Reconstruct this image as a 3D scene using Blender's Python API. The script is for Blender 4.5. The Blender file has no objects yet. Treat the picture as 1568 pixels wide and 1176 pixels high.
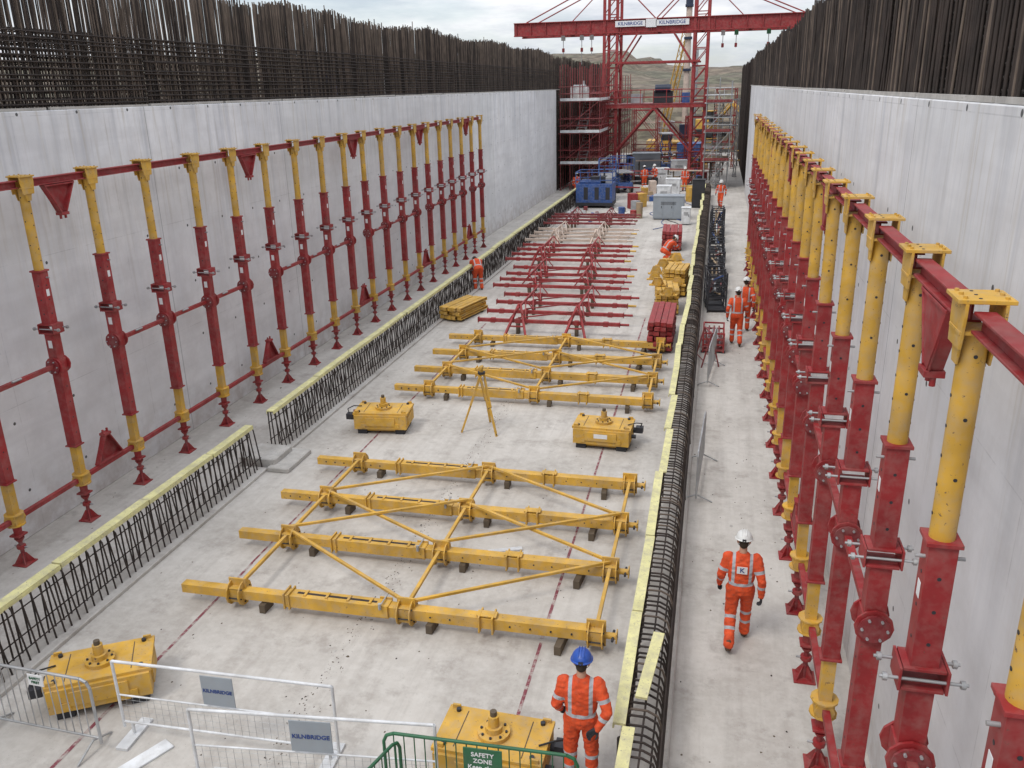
import bpy, math, random
from mathutils import Vector, Matrix, noise
random.seed(7)
scene=bpy.context.scene
COL=scene.collection
# ------------------------------------------------------------------ materials
def newmat(name):
    m=bpy.data.materials.new(name); m.use_nodes=True
    nt=m.node_tree
    b=nt.nodes['Principled BSDF']
    return m,nt,b
def N(nt,t,**k):
    n=nt.nodes.new(t)
    for a,v in k.items(): setattr(n,a,v)
    return n
def coords(nt,rand=True,scale=(1,1,1)):
    tc=N(nt,'ShaderNodeTexCoord'); mp=N(nt,'ShaderNodeMapping')
    mp.inputs['Scale'].default_value=scale
    nt.links.new(tc.outputs['Object'],mp.inputs['Vector'])
    if rand:
        oi=N(nt,'ShaderNodeObjectInfo'); mm=N(nt,'ShaderNodeMath',operation='MULTIPLY'); mm.inputs[1].default_value=37.0
        nt.links.new(oi.outputs['Random'],mm.inputs[0]); nt.links.new(mm.outputs[0],mp.inputs['Location'])
    return mp.outputs['Vector']
def noisen(nt,vec,scale,detail=3,rough=.6):
    n=N(nt,'ShaderNodeTexNoise'); n.inputs['Scale'].default_value=scale; n.inputs['Detail'].default_value=detail; n.inputs['Roughness'].default_value=rough
    nt.links.new(vec,n.inputs['Vector']); return n.outputs['Fac']
def maprange(nt,v,a,b,c=0.,d=1.):
    n=N(nt,'ShaderNodeMapRange'); n.inputs[1].default_value=a; n.inputs[2].default_value=b; n.inputs[3].default_value=c; n.inputs[4].default_value=d
    nt.links.new(v,n.inputs[0]); return n.outputs[0]
def mixc(nt,f,a,b):
    n=N(nt,'ShaderNodeMix',data_type='RGBA')
    if isinstance(f,(int,float)): n.inputs[0].default_value=f
    else: nt.links.new(f,n.inputs[0])
    for i,c in ((6,a),(7,b)):
        if isinstance(c,(tuple,list)): n.inputs[i].default_value=(c[0],c[1],c[2],1)
        else: nt.links.new(c,n.inputs[i])
    return n.outputs[2]
def mth(nt,op,a,b=None):
    n=N(nt,'ShaderNodeMath',operation=op)
    for i,v in ((0,a),(1,b)):
        if v is None: continue
        if isinstance(v,(int,float)): n.inputs[i].default_value=v
        else: nt.links.new(v,n.inputs[i])
    return n.outputs[0]
def bump(nt,b,h,strength=.2,dist=.01):
    n=N(nt,'ShaderNodeBump'); n.inputs['Strength'].default_value=strength; n.inputs['Distance'].default_value=dist
    nt.links.new(h,n.inputs['Height']); nt.links.new(n.outputs[0],b.inputs['Normal'])
def mul(c,k): return (c[0]*k,c[1]*k,c[2]*k)
def paint(name,col,chip=(.12,.07,.05),rough=.5,amt=.62,metal=0.,var=.25,dust=.35,simple=False):
    m,nt,b=newmat(name); v=coords(nt)
    n1=noisen(nt,v,2.6,2); c=mixc(nt,maprange(nt,n1,.3,.7),mul(col,1-var),mul(col,1+var*.5))
    if simple:
        nt.links.new(c,b.inputs['Base Color']); b.inputs['Roughness'].default_value=rough; b.inputs['Metallic'].default_value=metal; return m
    n2=noisen(nt,v,24,4,.75); n3=noisen(nt,v,7,3,.7)
    c=mixc(nt,mth(nt,'MULTIPLY',maprange(nt,n3,.42,.72),dust),c,(.34,.31,.27))
    c=mixc(nt,maprange(nt,n2,amt,amt+.04),c,chip)
    nt.links.new(c,b.inputs['Base Color']); nt.links.new(maprange(nt,n3,.3,.7,rough-.1,rough+.2),b.inputs['Roughness'])
    b.inputs['Metallic'].default_value=metal
    return m
YEL=paint('yellow_paint',(.58,.33,.040),dust=.38,amt=.63,rough=.6)
RED=paint('red_paint',(.27,.016,.018),dust=.20,amt=.64,rough=.6)
REDD=paint('dark_red_paint',(.20,.020,.024),dust=.25)
GREY=paint('galvanised_steel',(.42,.43,.44),rough=.4,metal=.5,amt=.7)
WHITE=paint('white_paint',(.66,.67,.68),amt=.68)
BLACK=paint('black_steel',(.025,.025,.03),rough=.6,simple=True)
BLUE=paint('blue_paint',(.02,.075,.26),amt=.66,dust=.3)
NAVY=paint('navy_paint',(.02,.03,.06),simple=True)
GREEN=paint('green_paint',(.015,.11,.045),amt=.72,dust=.1)
WOOD=paint('timber',(.34,.24,.14),chip=(.1,.07,.04),rough=.8)
DWOOD=paint('dark_timber',(.10,.075,.05),rough=.85,simple=True)
CREAM=paint('primer_paint',(.58,.46,.38),dust=.3)
CAP=paint('pale_yellow_board',(.66,.62,.30),chip=(.35,.32,.22),amt=.60,rough=.7,dust=.55,var=.18)
REBAR=paint('rusty_rebar',(.038,.027,.022),rough=.85,simple=True,var=.5)
REBARL=paint('weathered_rebar',(.13,.098,.076),rough=.85,simple=True,var=.45)
SIGNG=paint('sign_grey',(.27,.30,.33),amt=.8,dust=.15,var=.08)
SIGNW=paint('sign_white',(.7,.7,.7),amt=.8,dust=.1,var=.05)
TXTB=paint('sign_blue_ink',(.02,.05,.2),simple=True,var=0)
SKIN=paint('skin',(.45,.25,.17),simple=True,var=.08)
GLOVE=paint('glove_fabric',(.03,.03,.035),simple=True,rough=.9)
BOOT=paint('boot_leather',(.09,.05,.03),simple=True,rough=.8)
HAIR=paint('hair',(.03,.02,.012),simple=True,rough=.9)
HELW=paint('white_helmet_plastic',(.68,.68,.66),amt=.85,rough=.35,dust=.2,var=.05)
HELB=paint('blue_helmet_plastic',(.01,.07,.36),amt=.85,rough=.35,dust=.1,var=.05)
RUBBER=paint('rubber',(.02,.02,.02),simple=True,rough=.8)
CONC=paint('precast_concrete',(.45,.43,.4),chip=(.3,.28,.26),amt=.6,rough=.9)
def suitmat():
    m,nt,b=newmat('orange_hivis_fabric'); v=coords(nt)
    n1=noisen(nt,v,7); n2=noisen(nt,v,18,3)
    c=mixc(nt,maprange(nt,n1,.3,.7),(.50,.050,.010),(.74,.090,.020))
    c=mixc(nt,mth(nt,'MULTIPLY',maprange(nt,n2,.5,.75),.45),c,(.24,.075,.045))
    at=N(nt,'ShaderNodeAttribute',attribute_name='band')
    f=mth(nt,'LESS_THAN',at.outputs['Fac'],0.)
    c=mixc(nt,f,c,(.38,.39,.41))
    nt.links.new(c,b.inputs['Base Color']); b.inputs['Roughness'].default_value=.8
    bump(nt,b,n2,.5,.03)
    return m
SUIT=suitmat()
def wallmat():
    m,nt,b=newmat('cast_concrete_wall')
    tc=N(nt,'ShaderNodeTexCoord'); sp=N(nt,'ShaderNodeSeparateXYZ'); nt.links.new(tc.outputs['Object'],sp.inputs[0])
    v=coords(nt,False); vs=coords(nt,False,(1,1.6,.10)); vd=coords(nt,False,(1,6,.3)); vh=coords(nt,False,(1,.12,1.3))
    big=noisen(nt,v,.35,4); med=noisen(nt,v,2.2,6,.68); st=noisen(nt,vs,1.4,5,.65); st2=noisen(nt,vd,1.5,4,.6); hz=noisen(nt,vh,1.6,4)
    c=mixc(nt,maprange(nt,big,.34,.66),(.62,.62,.63),(.78,.775,.78))
    c=mixc(nt,mth(nt,'MULTIPLY',maprange(nt,med,.42,.7),.40),c,(.52,.50,.49))
    c=mixc(nt,mth(nt,'MULTIPLY',maprange(nt,hz,.48,.66),.34),c,(.52,.51,.51))
    zf=maprange(nt,sp.outputs[2],2.5,7.4)
    s=mth(nt,'MULTIPLY',maprange(nt,st,.50,.66),mth(nt,'MULTIPLY',zf,.62))
    c=mixc(nt,s,c,(.38,.39,.42))
    s=mth(nt,'MULTIPLY',maprange(nt,st2,.54,.68),mth(nt,'MULTIPLY',zf,.5))
    c=mixc(nt,s,c,(.42,.37,.29))
    # each pour has its own tone
    pour=N(nt,'ShaderNodeTexWhiteNoise',noise_dimensions='1D'); nt.links.new(mth(nt,'FLOOR',mth(nt,'DIVIDE',mth(nt,'ADD',sp.outputs[1],1.3),12.0)),pour.inputs['W'])
    c=mixc(nt,mth(nt,'MULTIPLY',pour.outputs['Value'],.22),c,(.45,.46,.44))
    ft=mth(nt,'MULTIPLY',maprange(nt,sp.outputs[2],1.3,.0),maprange(nt,med,.3,.6))
    c=mixc(nt,mth(nt,'MULTIPLY',ft,.6),c,(.38,.32,.28))
    def line(src,period,off,w):
        a=mth(nt,'ADD',src,off); a=mth(nt,'PINGPONG',a,period/2)
        return mth(nt,'LESS_THAN',a,w)
    l1=line(sp.outputs[1],6.0,1.3,.012); l2=line(sp.outputs[1],1.2,.2,.006); l3=line(sp.outputs[2],2.44,.0,.006)
    c=mixc(nt,mth(nt,'MULTIPLY',l1,.6),c,(.2,.2,.2))
    c=mixc(nt,mth(nt,'MULTIPLY',mth(nt,'MAXIMUM',l2,l3),mth(nt,'MULTIPLY',maprange(nt,med,.4,.6),.4)),c,(.3,.3,.3))
    def pp(src,period,off):
        return mth(nt,'PINGPONG',mth(nt,'ADD',src,off),period/2)
    a=pp(sp.outputs[1],1.5,.35); d=pp(sp.outputs[2],1.3,.45)
    r=mth(nt,'SQRT',mth(nt,'ADD',mth(nt,'POWER',a,2.),mth(nt,'POWER',d,2.)))
    c=mixc(nt,mth(nt,'LESS_THAN',r,.030),c,(.08,.08,.08))
    nt.links.new(c,b.inputs['Base Color']); b.inputs['Roughness'].default_value=.75
    return m
WALL=wallmat()
def floormat():
    m,nt,b=newmat('concrete_floor')
    v=coords(nt,False); vl=coords(nt,False,(2.6,.14,1)); 
    a=noisen(nt,v,.45,6,.65); f=noisen(nt,v,6,6,.72); l=noisen(nt,vl,1.3,5,.65); g=noisen(nt,v,48,3,.7); k=noisen(nt,v,1.3,7,.72)
    c=mixc(nt,maprange(nt,a,.34,.66),(.36,.33,.295),(.52,.49,.45))
    c=mixc(nt,mth(nt,'MULTIPLY',maprange(nt,l,.46,.66),.5),c,(.31,.28,.25))
    c=mixc(nt,mth(nt,'MULTIPLY',maprange(nt,f,.42,.68),.45),c,(.57,.55,.51))
    c=mixc(nt,mth(nt,'MULTIPLY',maprange(nt,k,.54,.64),.48),c,(.25,.22,.195))
    c=mixc(nt,maprange(nt,g,.64,.70),c,(.20,.18,.16))
    nt.links.new(c,b.inputs['Base Color']); nt.links.new(maprange(nt,a,.3,.7,.65,.95),b.inputs['Roughness'])
    bump(nt,b,f,.3,.01)
    return m
FLOOR=floormat()
def earthmat():
    m,nt,b=newmat('earth'); v=coords(nt,False); a=noisen(nt,v,.03,6,.65); f=noisen(nt,v,.35,7,.75)
    c=mixc(nt,maprange(nt,a,.44,.60),(.15,.11,.075),(.075,.080,.040))
    c=mixc(nt,maprange(nt,f,.42,.62),c,(.055,.042,.030))
    c=mixc(nt,mth(nt,'MULTIPLY',maprange(nt,f,.52,.42),.35),c,(.24,.20,.15))
    nt.links.new(c,b.inputs['Base Color']); b.inputs['Roughness'].default_value=.95
    return m
EARTH=earthmat()
def linemat():
    m,nt,b=newmat('worn_red_line'); v=coords(nt,False); f=noisen(nt,v,7,5,.7)
    c=mixc(nt,maprange(nt,f,.45,.6),(.19,.045,.06),(.38,.33,.30))
    nt.links.new(c,b.inputs['Base Color']); b.inputs['Roughness'].default_value=.9; return m
LINE=linemat()
# ------------------------------------------------------------------ mesh builder
class MB:
    def __init__(s): s.v=[];s.f=[];s.m=[];s.mats=[];s.sm=[]
    def mi(s,mat):
        if mat not in s.mats: s.mats.append(mat)
        return s.mats.index(mat)
    def add(s,vs,fs,mat,smooth=False):
        o=len(s.v); s.v.extend([tuple(p) for p in vs]); k=s.mi(mat)
        for f in fs: s.f.append(tuple(i+o for i in f)); s.m.append(k); s.sm.append(smooth)
    def box(s,c,d,mat,R=None):
        hx,hy,hz=d[0]/2,d[1]/2,d[2]/2; c=Vector(c)
        vs=[Vector((x,y,z)) for x in(-hx,hx) for y in(-hy,hy) for z in(-hz,hz)]
        if R is not None: vs=[R@p for p in vs]
        s.add([c+p for p in vs],[(0,1,3,2),(4,6,7,5),(0,4,5,1),(2,3,7,6),(0,2,6,4),(1,5,7,3)],mat)
    def frame(s,p0,p1,up=(0,0,1)):
        d=(Vector(p1)-Vector(p0)); L=d.length; d.normalize(); u=Vector(up)
        if abs(d.dot(u))>.98: u=Vector((1,0,0)) if abs(d.x)<.9 else Vector((0,1,0))
        x=d.cross(u).normalized(); u=x.cross(d).normalized()
        return x,d,u,L
    def beam(s,p0,p1,w,h,mat,up=(0,0,1)):
        x,d,u,L=s.frame(p0,p1,up); R=Matrix((x,d,u)).transposed()
        s.box((Vector(p0)+Vector(p1))/2,(w,L,h),mat,R)
    def ibeam(s,p0,p1,w,h,mat,t=.018):
        x,d,u,L=s.frame(p0,p1); o=u*(h/2-t/2)
        s.beam(Vector(p0)+o,Vector(p1)+o,w,t,mat); s.beam(Vector(p0)-o,Vector(p1)-o,w,t,mat); s.beam(p0,p1,t*.8,h-2*t,mat)
    def cyl(s,p0,p1,r0,mat,r1=None,n=10,caps=True,smooth=True):
        if r1 is None:r1=r0
        x,d,u,L=s.frame(p0,p1); p0=Vector(p0);p1=Vector(p1); vs=[]
        for i in range(n):
            a=2*math.pi*i/n; o=x*math.cos(a)+u*math.sin(a); vs.append(p0+o*r0); vs.append(p1+o*r1)
        fs=[(2*i,2*((i+1)%n),2*((i+1)%n)+1,2*i+1) for i in range(n)]
        s.add(vs,fs,mat,smooth)
        if caps:
            s.add([p0+(x*math.cos(2*math.pi*i/n)+u*math.sin(2*math.pi*i/n))*r0 for i in range(n)],[tuple(range(n))[::-1]],mat)
            s.add([p1+(x*math.cos(2*math.pi*i/n)+u*math.sin(2*math.pi*i/n))*r1 for i in range(n)],[tuple(range(n))],mat)
    def tube(s,pts,r,mat,n=6):
        for a,b in zip(pts[:-1],pts[1:]): s.cyl(a,b,r,mat,n=n)
    def prism(s,poly,p,ax,ay,t,mat):
        ax=Vector(ax);ay=Vector(ay);nn=ax.cross(ay).normalized();p=Vector(p);n=len(poly)
        vs=[p+ax*a+ay*b-nn*t/2 for a,b in poly]+[p+ax*a+ay*b+nn*t/2 for a,b in poly]
        fs=[tuple(range(n))[::-1],tuple(range(n,2*n))]+[(i,(i+1)%n,(i+1)%n+n,i+n) for i in range(n)]
        s.add(vs,fs,mat)
    def mesh(s,name,bevel=0):
        me=bpy.data.meshes.new(name); me.from_pydata(s.v,[],s.f)
        for m in s.mats: me.materials.append(m)
        me.polygons.foreach_set('material_index',s.m); me.polygons.foreach_set('use_smooth',s.sm); me.update()
        if bevel:
            ob=bpy.data.objects.new('tmp',me); COL.objects.link(ob)
            b=ob.modifiers.new('b','BEVEL'); b.width=bevel; b.segments=1; b.limit_method='ANGLE'; b.angle_limit=math.radians(60)
            dg=bpy.context.evaluated_depsgraph_get(); me2=bpy.data.meshes.new_from_object(ob.evaluated_get(dg)); 
            bpy.data.objects.remove(ob); me2.name=name; return me2
        return me
    def obj(s,name,parent=None,bevel=0,loc=(0,0,0),rz=0):
        return place(s.mesh(name,bevel),name,loc,rz,parent)
def place(me,name,loc=(0,0,0),rz=0,parent=None,scale=1):
    o=bpy.data.objects.new(name,me); COL.objects.link(o); o.location=loc; o.rotation_euler=(0,0,rz); o.scale=(scale,)*3
    if parent: o.parent=parent
    return o
def empty(name,loc=(0,0,0),rz=0):
    e=bpy.data.objects.new(name,None); COL.objects.link(e); e.location=loc; e.rotation_euler=(0,0,rz); e.empty_display_size=.2; return e
def text(body,size,loc,rot,mat,parent,name='lettering'):
    c=bpy.data.curves.new(name,'FONT'); c.body=body; c.size=size; c.align_x='CENTER'; c.align_y='CENTER'; c.extrude=.002; c.materials.append(mat); c.offset=size*.015
    o=bpy.data.objects.new(name,c); COL.objects.link(o); o.location=loc; o.rotation_euler=rot; o.parent=parent; return o

XL,XR=-11.9,2.15; WH=7.4; YE=66.0
# ------------------------------------------------------------------ terrain
def hgt(x,y):
    inside=(-12.9<x<3.1)
    base=6.8
    d=math.hypot(x+5,max(y-60,0)*1.0)
    s=min(max((d-60)/200,0),1); s=s*s*(3-2*s)
    n=noise.noise(Vector((x*.011,y*.011,3.1)))*.6+noise.noise(Vector((x*.035,y*.035,1)))*.35+noise.noise(Vector((x*.12,y*.12,5)))*.12
    far=min(max((d-500)/900,0),1)
    z=base+s*(3+8*max(n+.35,0))*(1-far*.6)
    if y>118:
        z+=2.2*max(0,noise.noise(Vector((x*.07,y*.05,9)))+.1)*min((y-118)/30,1)
    if x<-22: z+=s*5
    if not inside: 
        return z
    if y<105: return -.06
    k=min((y-105)/30,1); return -.06+(z+.06)*k
xs=[-1800,-1200,-800,-560,-420,-330,-270,-220,-180,-150,-125,-105,-88,-74,-62,-52,-43,-35,-28,-22,-17,-12.95,-12.85,-9,-5,-1,3.0,3.12,7,12,18,26,36,48,62,78,96,118,145,180,230,300,400,560,800,1200,1800]
ys=[-600,-250,-120,-60,-30,-10,10,30,50,70,90,105]+[110+4*i for i in range(40)]+[275,285,296,308,320,335,350,370,395,430,480,560,700,900,1300,2000,3000]
vs=[(x,y,hgt(x,y)) for y in ys for x in xs]; nx=len(xs)
fs=[(j*nx+i,j*nx+i+1,(j+1)*nx+i+1,(j+1)*nx+i) for j in range(len(ys)-1) for i in range(nx-1)]
b=MB(); b.add(vs,fs,EARTH,True); b.obj('ground')
b=MB(); b.box((-4.9,35,-.04),(14.6,150,.08),FLOOR); b.obj('concrete_floor_slab')
# ------------------------------------------------------------------ walls
for nm,x0,x1 in (('left',XL-.85,XL),('right',XR,XR+.85)):
    b=MB(); b.box(((x0+x1)/2,(YE-30)/2,WH/2),(x1-x0,YE+30,WH),WALL); b.obj('concrete_retaining_wall',bevel=.012)
def rebarwall(xrows,y0,y1,z0,top,sp,mat,mat2,hz,name,frac=.45):
    b=MB()
    for ri,x in enumerate(xrows):
        y=y0+random.random()*sp
        while y<y1:
            lean=random.gauss(0,.018); ty=random.gauss(0,.03)
            zt=top+random.gauss(0,.045)+.10*math.sin(y*.55)+.06*math.sin(y*1.9)+(.0 if random.random()<.93 else random.uniform(-.5,.2))
            b.cyl((x+random.gauss(0,.01),y,z0),(x+lean,y+ty,zt),.0165,mat2 if random.random()<frac else mat,n=4,caps=False)
            y+=sp*random.uniform(.75,1.25)
        for z in hz:
            y=y0
            while y<y1:
                L=min(11.5,y1-y); dz=random.gauss(0,.02)
                b.cyl((x+.03,y,z+dz),(x+.03,y+L,z+random.gauss(0,.02)),.015,mat,n=4,caps=False); y+=L
    if len(xrows)>1:
        y=y0
        while y<y1:
            z=random.choice(hz); b.cyl((min(xrows),y,z),(max(xrows),y+.1,z),.01,mat,n=4,caps=False); y+=.3
    return b.obj(name)
hzs=[7.5+.105*i for i in range(13)]
rebarwall([XL-.10,XL-.26,XL-.5,XL-.75],-6,YE,WH-.02,9.9,.088,REBAR,REBARL,hzs,'wall_starter_rebar',.62)
rebarwall([XR+.10,XR+.28,XR+.5,XR+.75],-4,YE,WH-.02,9.35,.085,REBAR,REBARL,hzs+[9.0,9.15],'wall_starter_rebar',.16)
hz2=[.3+.3*i for i in range(31)]
rebarwall([XL-.10,XL-.6],YE+.05,YE+34,-.04,9.7,.12,REBAR,REBARL,hz2,'rebar_wall_cage',.3)
rebarwall([XR+.10,XR+.6],YE+.05,YE+34,-.04,9.2,.12,REBAR,REBAR,hz2,'rebar_wall_cage')
b=MB(); 
for x in (XL-.04,XR+.04):
    for i in range(24): b.beam((x,-4+i*3,WH+.03),(x,-4+i*3+2.9,WH+.03+random.gauss(0,.006)),.05,.05,CONC)
b.obj('wall_edge_kicker')
# ------------------------------------------------------------------ slab-edge starter bars with board caps
def edge_left(y0,y1):
    b=MB(); y=y0
    while y<y1:
        j=random.gauss(0,.012)
        b.cyl((-9.34+j,y,0),(-9.34+random.gauss(0,.015),y+random.gauss(0,.015),.97),.014,REBAR,n=6,caps=False)
        k=random.gauss(0,.02)
        b.tube([(-9.10+j,y+.06,0),(-9.20+j*.5,y+.06+k,.90),(-9.24,y+.06+k,.955),(-9.34,y+.06+k,.965)],.014,REBAR,n=5)
        y+=.165+random.gauss(0,.012)
    for x,z in ((-9.13,.25),(-9.36,.3),(-9.36,.7)): b.cyl((x,y0,z),(x,y1,z+.01),.011,REBAR,n=5,caps=False)
    b.obj('slab_edge_rebar')
    b=MB(); y=y0
    while y<y1:
        L=min(random.uniform(1.9,2.5),y1-y); dx=random.gauss(0,.014); t=random.gauss(0,.014)
        z=1.0+random.gauss(0,.010)
        b.beam((-9.3+dx,y,z),(-9.3+dx+t,y+L-.03,z),.17,.03,CAP); b.beam((-9.22+dx,y,z-.04),(-9.22+dx+t,y+L-.03,z-.04),.02,.05,CAP); b.beam((-9.38+dx,y,z-.04),(-9.38+dx+t,y+L-.03,z-.04),.02,.05,CAP)
        y+=L
    b.obj('rebar_safety_board')
edge_left(1,14.95); edge_left(15.8,64)
b=MB(); y=1
while y<64:
    j=random.gauss(0,.012); k=random.gauss(0,.02)
    b.tube([(-.68+j,y,0),(-.68+j,y+k,.78),(-.6,y+k,.86),(-.42,y+k,.86),(-.30,y+k,.8),(-.26,y+k,.68),(-.25+j,y,0)],.015,REBAR if random.random()<.8 else REBARL,n=5)
    y+=.13+random.gauss(0,.012)
for x,z in ((-.23,.2),(-.23,.45),(-.24,.68),(-.7,.4),(-.45,.845),(-.35,.3)): b.cyl((x,1,z),(x,64,z),.013,REBAR,n=5,caps=False)
b.obj('slab_edge_rebar')
b=MB(); y=1.3
while y<62:
    L=random.uniform(1.9,2.5); dx=random.gauss(0,.025); t=random.gauss(0,.03); z=.91+random.gauss(0,.008)
    if not 17.1<y<17.6: 
        b.beam((-.68+dx,y,z),(-.68+dx+t,y+L-.03,z),.14,.03,CAP); b.beam((-.745+dx,y,z-.04),(-.745+dx+t,y+L-.03,z-.04),.02,.05,CAP)
    y+=L
b.beam((-.50,8.1,.97),(-.38,9.4,.95),.14,.03,CAP)
b.obj('rebar_safety_board')
b=MB(); b.box((-.47,32,.03),(.62,62,.07),FLOOR); b.box((-9.22,8,.03),(.5,13.8,.07),FLOOR); b.box((-9.22,40,.03),(.5,48,.07),FLOOR); b.obj('slab_edge_kerb',bevel=.01)
b=MB(); b.box((-9.25,15.37,.11),(.85,.8,.22),CONC); b.box((-8.7,15.37,.05),(.5,1.1,.1),CONC); b.obj('concrete_step',bevel=.015)
# floor markings
b=MB()
for x in (-7.38,-2.09):
    y=4
    while y<26:
        L=random.uniform(1.0,3.2); w=random.uniform(.018,.028); o=random.gauss(0,.005)
        b.add([(x-w+o,y,.004),(x+w+o,y,.004),(x+w+o,y+L,.004),(x-w+o,y+L,.004)],[(0,1,2,3)],LINE); y+=L+random.choice([.0,.02,.1])
b.obj('red_setting_out_line')
b=MB()
for i in range(3000):
    if i<1500: x=-4.88+random.gauss(0,.05)+random.choice([0,0,0,.17]); y=random.uniform(5,30); r=random.uniform(.003,.013)
    else: x=random.choice([random.uniform(-9,-.9),random.uniform(-9,-.9),random.uniform(-.1,1.9),random.uniform(-11.7,-9.5)]); y=random.uniform(4,60); r=random.uniform(.004,.017)
    if random.random()<.02: r*=2
    n=5; a0=random.random()*6
    pts=[(x+r*random.uniform(.6,1.3)*math.cos(a0+6.28*k/n),y+r*random.uniform(.6,1.9)*math.sin(a0+6.28*k/n)) for k in range(n)]
    h=r*random.uniform(.3,.8)
    b.add([(p[0],p[1],.0) for p in pts]+[(x,y,h)],[(k,(k+1)%n,n) for k in range(n)],random.choice([DWOOD,CONC,REBAR,DWOOD]))
b.obj('loose_debris')
# ------------------------------------------------------------------ props
def disc(b,c,r,t,axis,mat,n=8,ry=1):
    a=Vector(axis); c=Vector(c); b.cyl(c-a*t/2,c+a*t/2,r,mat,n=n,smooth=False)
def prop_mesh():
    b=MB(); W=.178; hw=W/2
    b.box((0,0,.012),(.28,.28,.024),RED)
    b.cyl((0,0,.02),(0,0,.62),.034,REDD)
    for a in range(4):
        ax=Vector((math.cos(a*math.pi/2+.78),math.sin(a*math.pi/2+.78),0))
        b.prism([(.03,0),(.16,0),(.05,.18),(.03,.18)],(0,0,.024),ax,(0,0,1),.014,RED)
    b.cyl((0,0,.3),(0,0,.36),.075,RED,n=8); b.cyl((-.13,0,.33),(.13,0,.33),.015,GREY,n=6)
    b.cyl((0,0,.44),(0,0,.50),.05,RED,r1=.085,n=10); b.cyl((0,0,.50),(0,0,.78),.062,RED,r1=.075,n=10)
    b.box((0,0,.56),(.2,.2,.03),RED)
    b.box((0,0,.86),(.21,.21,.17),YEL)
    for z in (.765,.955): disc(b,(0,0,z),.155,.022,(0,0,1),YEL,12)
    for s in(-1,1): disc(b,(0,s*.12,.86),.11,.02,(0,1,0),YEL,8)
    b.box((0,0,1.25),(.14,.14,.58),YEL)
    b.box((0,0,1.545),(.23,.23,.025),RED)
    b.box((0,0,2.3),(W,W,1.5),RED)
    b.box((0,0,3.1),(.21,.19,.24),RED)
    for s in(-1,1):
        disc(b,(0,s*.11,3.1),.165,.022,(0,1,0),RED,12); disc(b,(0,s*.145,3.1),.135,.02,(0,1,0),REDD,12)
        for k in range(6):
            a=k*math.pi/3; b.cyl((.105*math.cos(a),s*.12,3.1+.105*math.sin(a)),(.105*math.cos(a),s*.175,3.1+.105*math.sin(a)),.013,GREY,n=6)
    b.box((0,0,3.44),(W,W,.5),RED)
    for z in (3.70,3.86): b.box((0,0,z),(.27,.24,.022),RED)
    for s in(-1,1): b.box((s*.15,0,3.78),(.018,.26,.18),RED)
    for s in(-1,1):
        b.cyl((-.28,s*.11,3.78),(.28,s*.11,3.78),.012,GREY,n=6)
        for q in(-1,1): b.cyl((q*.23,s*.11,3.78),(q*.26,s*.11,3.78),.030,GREY,n=6)
    b.box((0,0,4.32),(W,W,.92),RED); b.box((0,0,4.80),(.22,.22,.028),RED)
    for z in (4.05,4.3,4.55):
        b.cyl((-hw-.002,0,z),(hw+.002,0,z),.014,BLACK,n=8); b.cyl((0,-hw-.002,z),(0,hw+.002,z),.014,BLACK,n=8)
    for z in (1.8,2.1,2.4,2.7):
        b.cyl((-hw-.002,0,z),(hw+.002,0,z),.013,BLACK,n=8)
    b.cyl((-.15,.03,4.68),(.15,.03,4.68),.014,GREY,n=6)
    b.cyl((0,0,4.81),(0,0,6.18),.080,YEL,n=16)
    z=4.98; i=0
    while z<6.1:
        b.cyl((-.0815,0,z),(.0815,0,z),.0125,BLACK,n=8)
        if i%2: b.cyl((0,-.0815,z+.07),(0,.0815,z+.07),.0125,BLACK,n=8)
        z+=.20; i+=1
    b.box((0,0,6.20),(.24,.24,.022),YEL)
    for s in(-1,1):
        b.prism([(-.12,-.1),(.12,-.1),(.15,.10),(.15,.18),(-.15,.18),(-.15,.10)],(s*.105,0,6.2),(0,1,0),(0,0,1),.018,YEL)
        b.prism([(-.10,0),(.10,0),(.05,-.2),(-.05,-.2)],(s*.09,0,6.19),(0,1,0),(0,0,1),.014,YEL)
    b.box((0,0,6.393),(.31,.29,.024),YEL)
    for x in(-.11,.11):
        for y in(-.1,0,.1): b.cyl((x,y,6.40),(x,y,6.42),.014,YEL,n=6); 
    for y in(-.1,0,.1): b.cyl((.03,y,6.40),(.03,y,6.408),.011,BLACK,n=6)
    b.box((.0,-hw-.002,3.5),(.08,.004,.14),SIGNW)
    b.box((hw+.002,0,4.42),(.004,.07,.12),SIGNW)
    return b.mesh('shoring_prop',bevel=.004)
PM=prop_mesh()
def bracket(b,x,y,z,s):
    b.prism([(-.36,0),(.36,0),(.10,s*.5),(-.10,s*.5)] if s>0 else [(-.10,s*.5),(.10,s*.5),(.36,0),(-.36,0)],(x-.04,y,z),(0,1,0),(0,0,1),.012,RED)
    b.beam((x,y-.36,z),(x,y-.06,z+s*.5),.11,.025,RED); b.beam((x,y+.36,z),(x,y+.06,z+s*.5),.11,.025,RED)
    b.beam((x,y-.36,z+s*.02),(x,y+.36,z+s*.02),.12,.025,RED)
    b.box((x,y,z+s*.53),(.14,.18,.05),RED)
    for q in(-.06,.06): b.cyl((x,y+q,z+s*.52),(x,y+q,z+s*.62),.022,RED,n=8)
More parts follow.
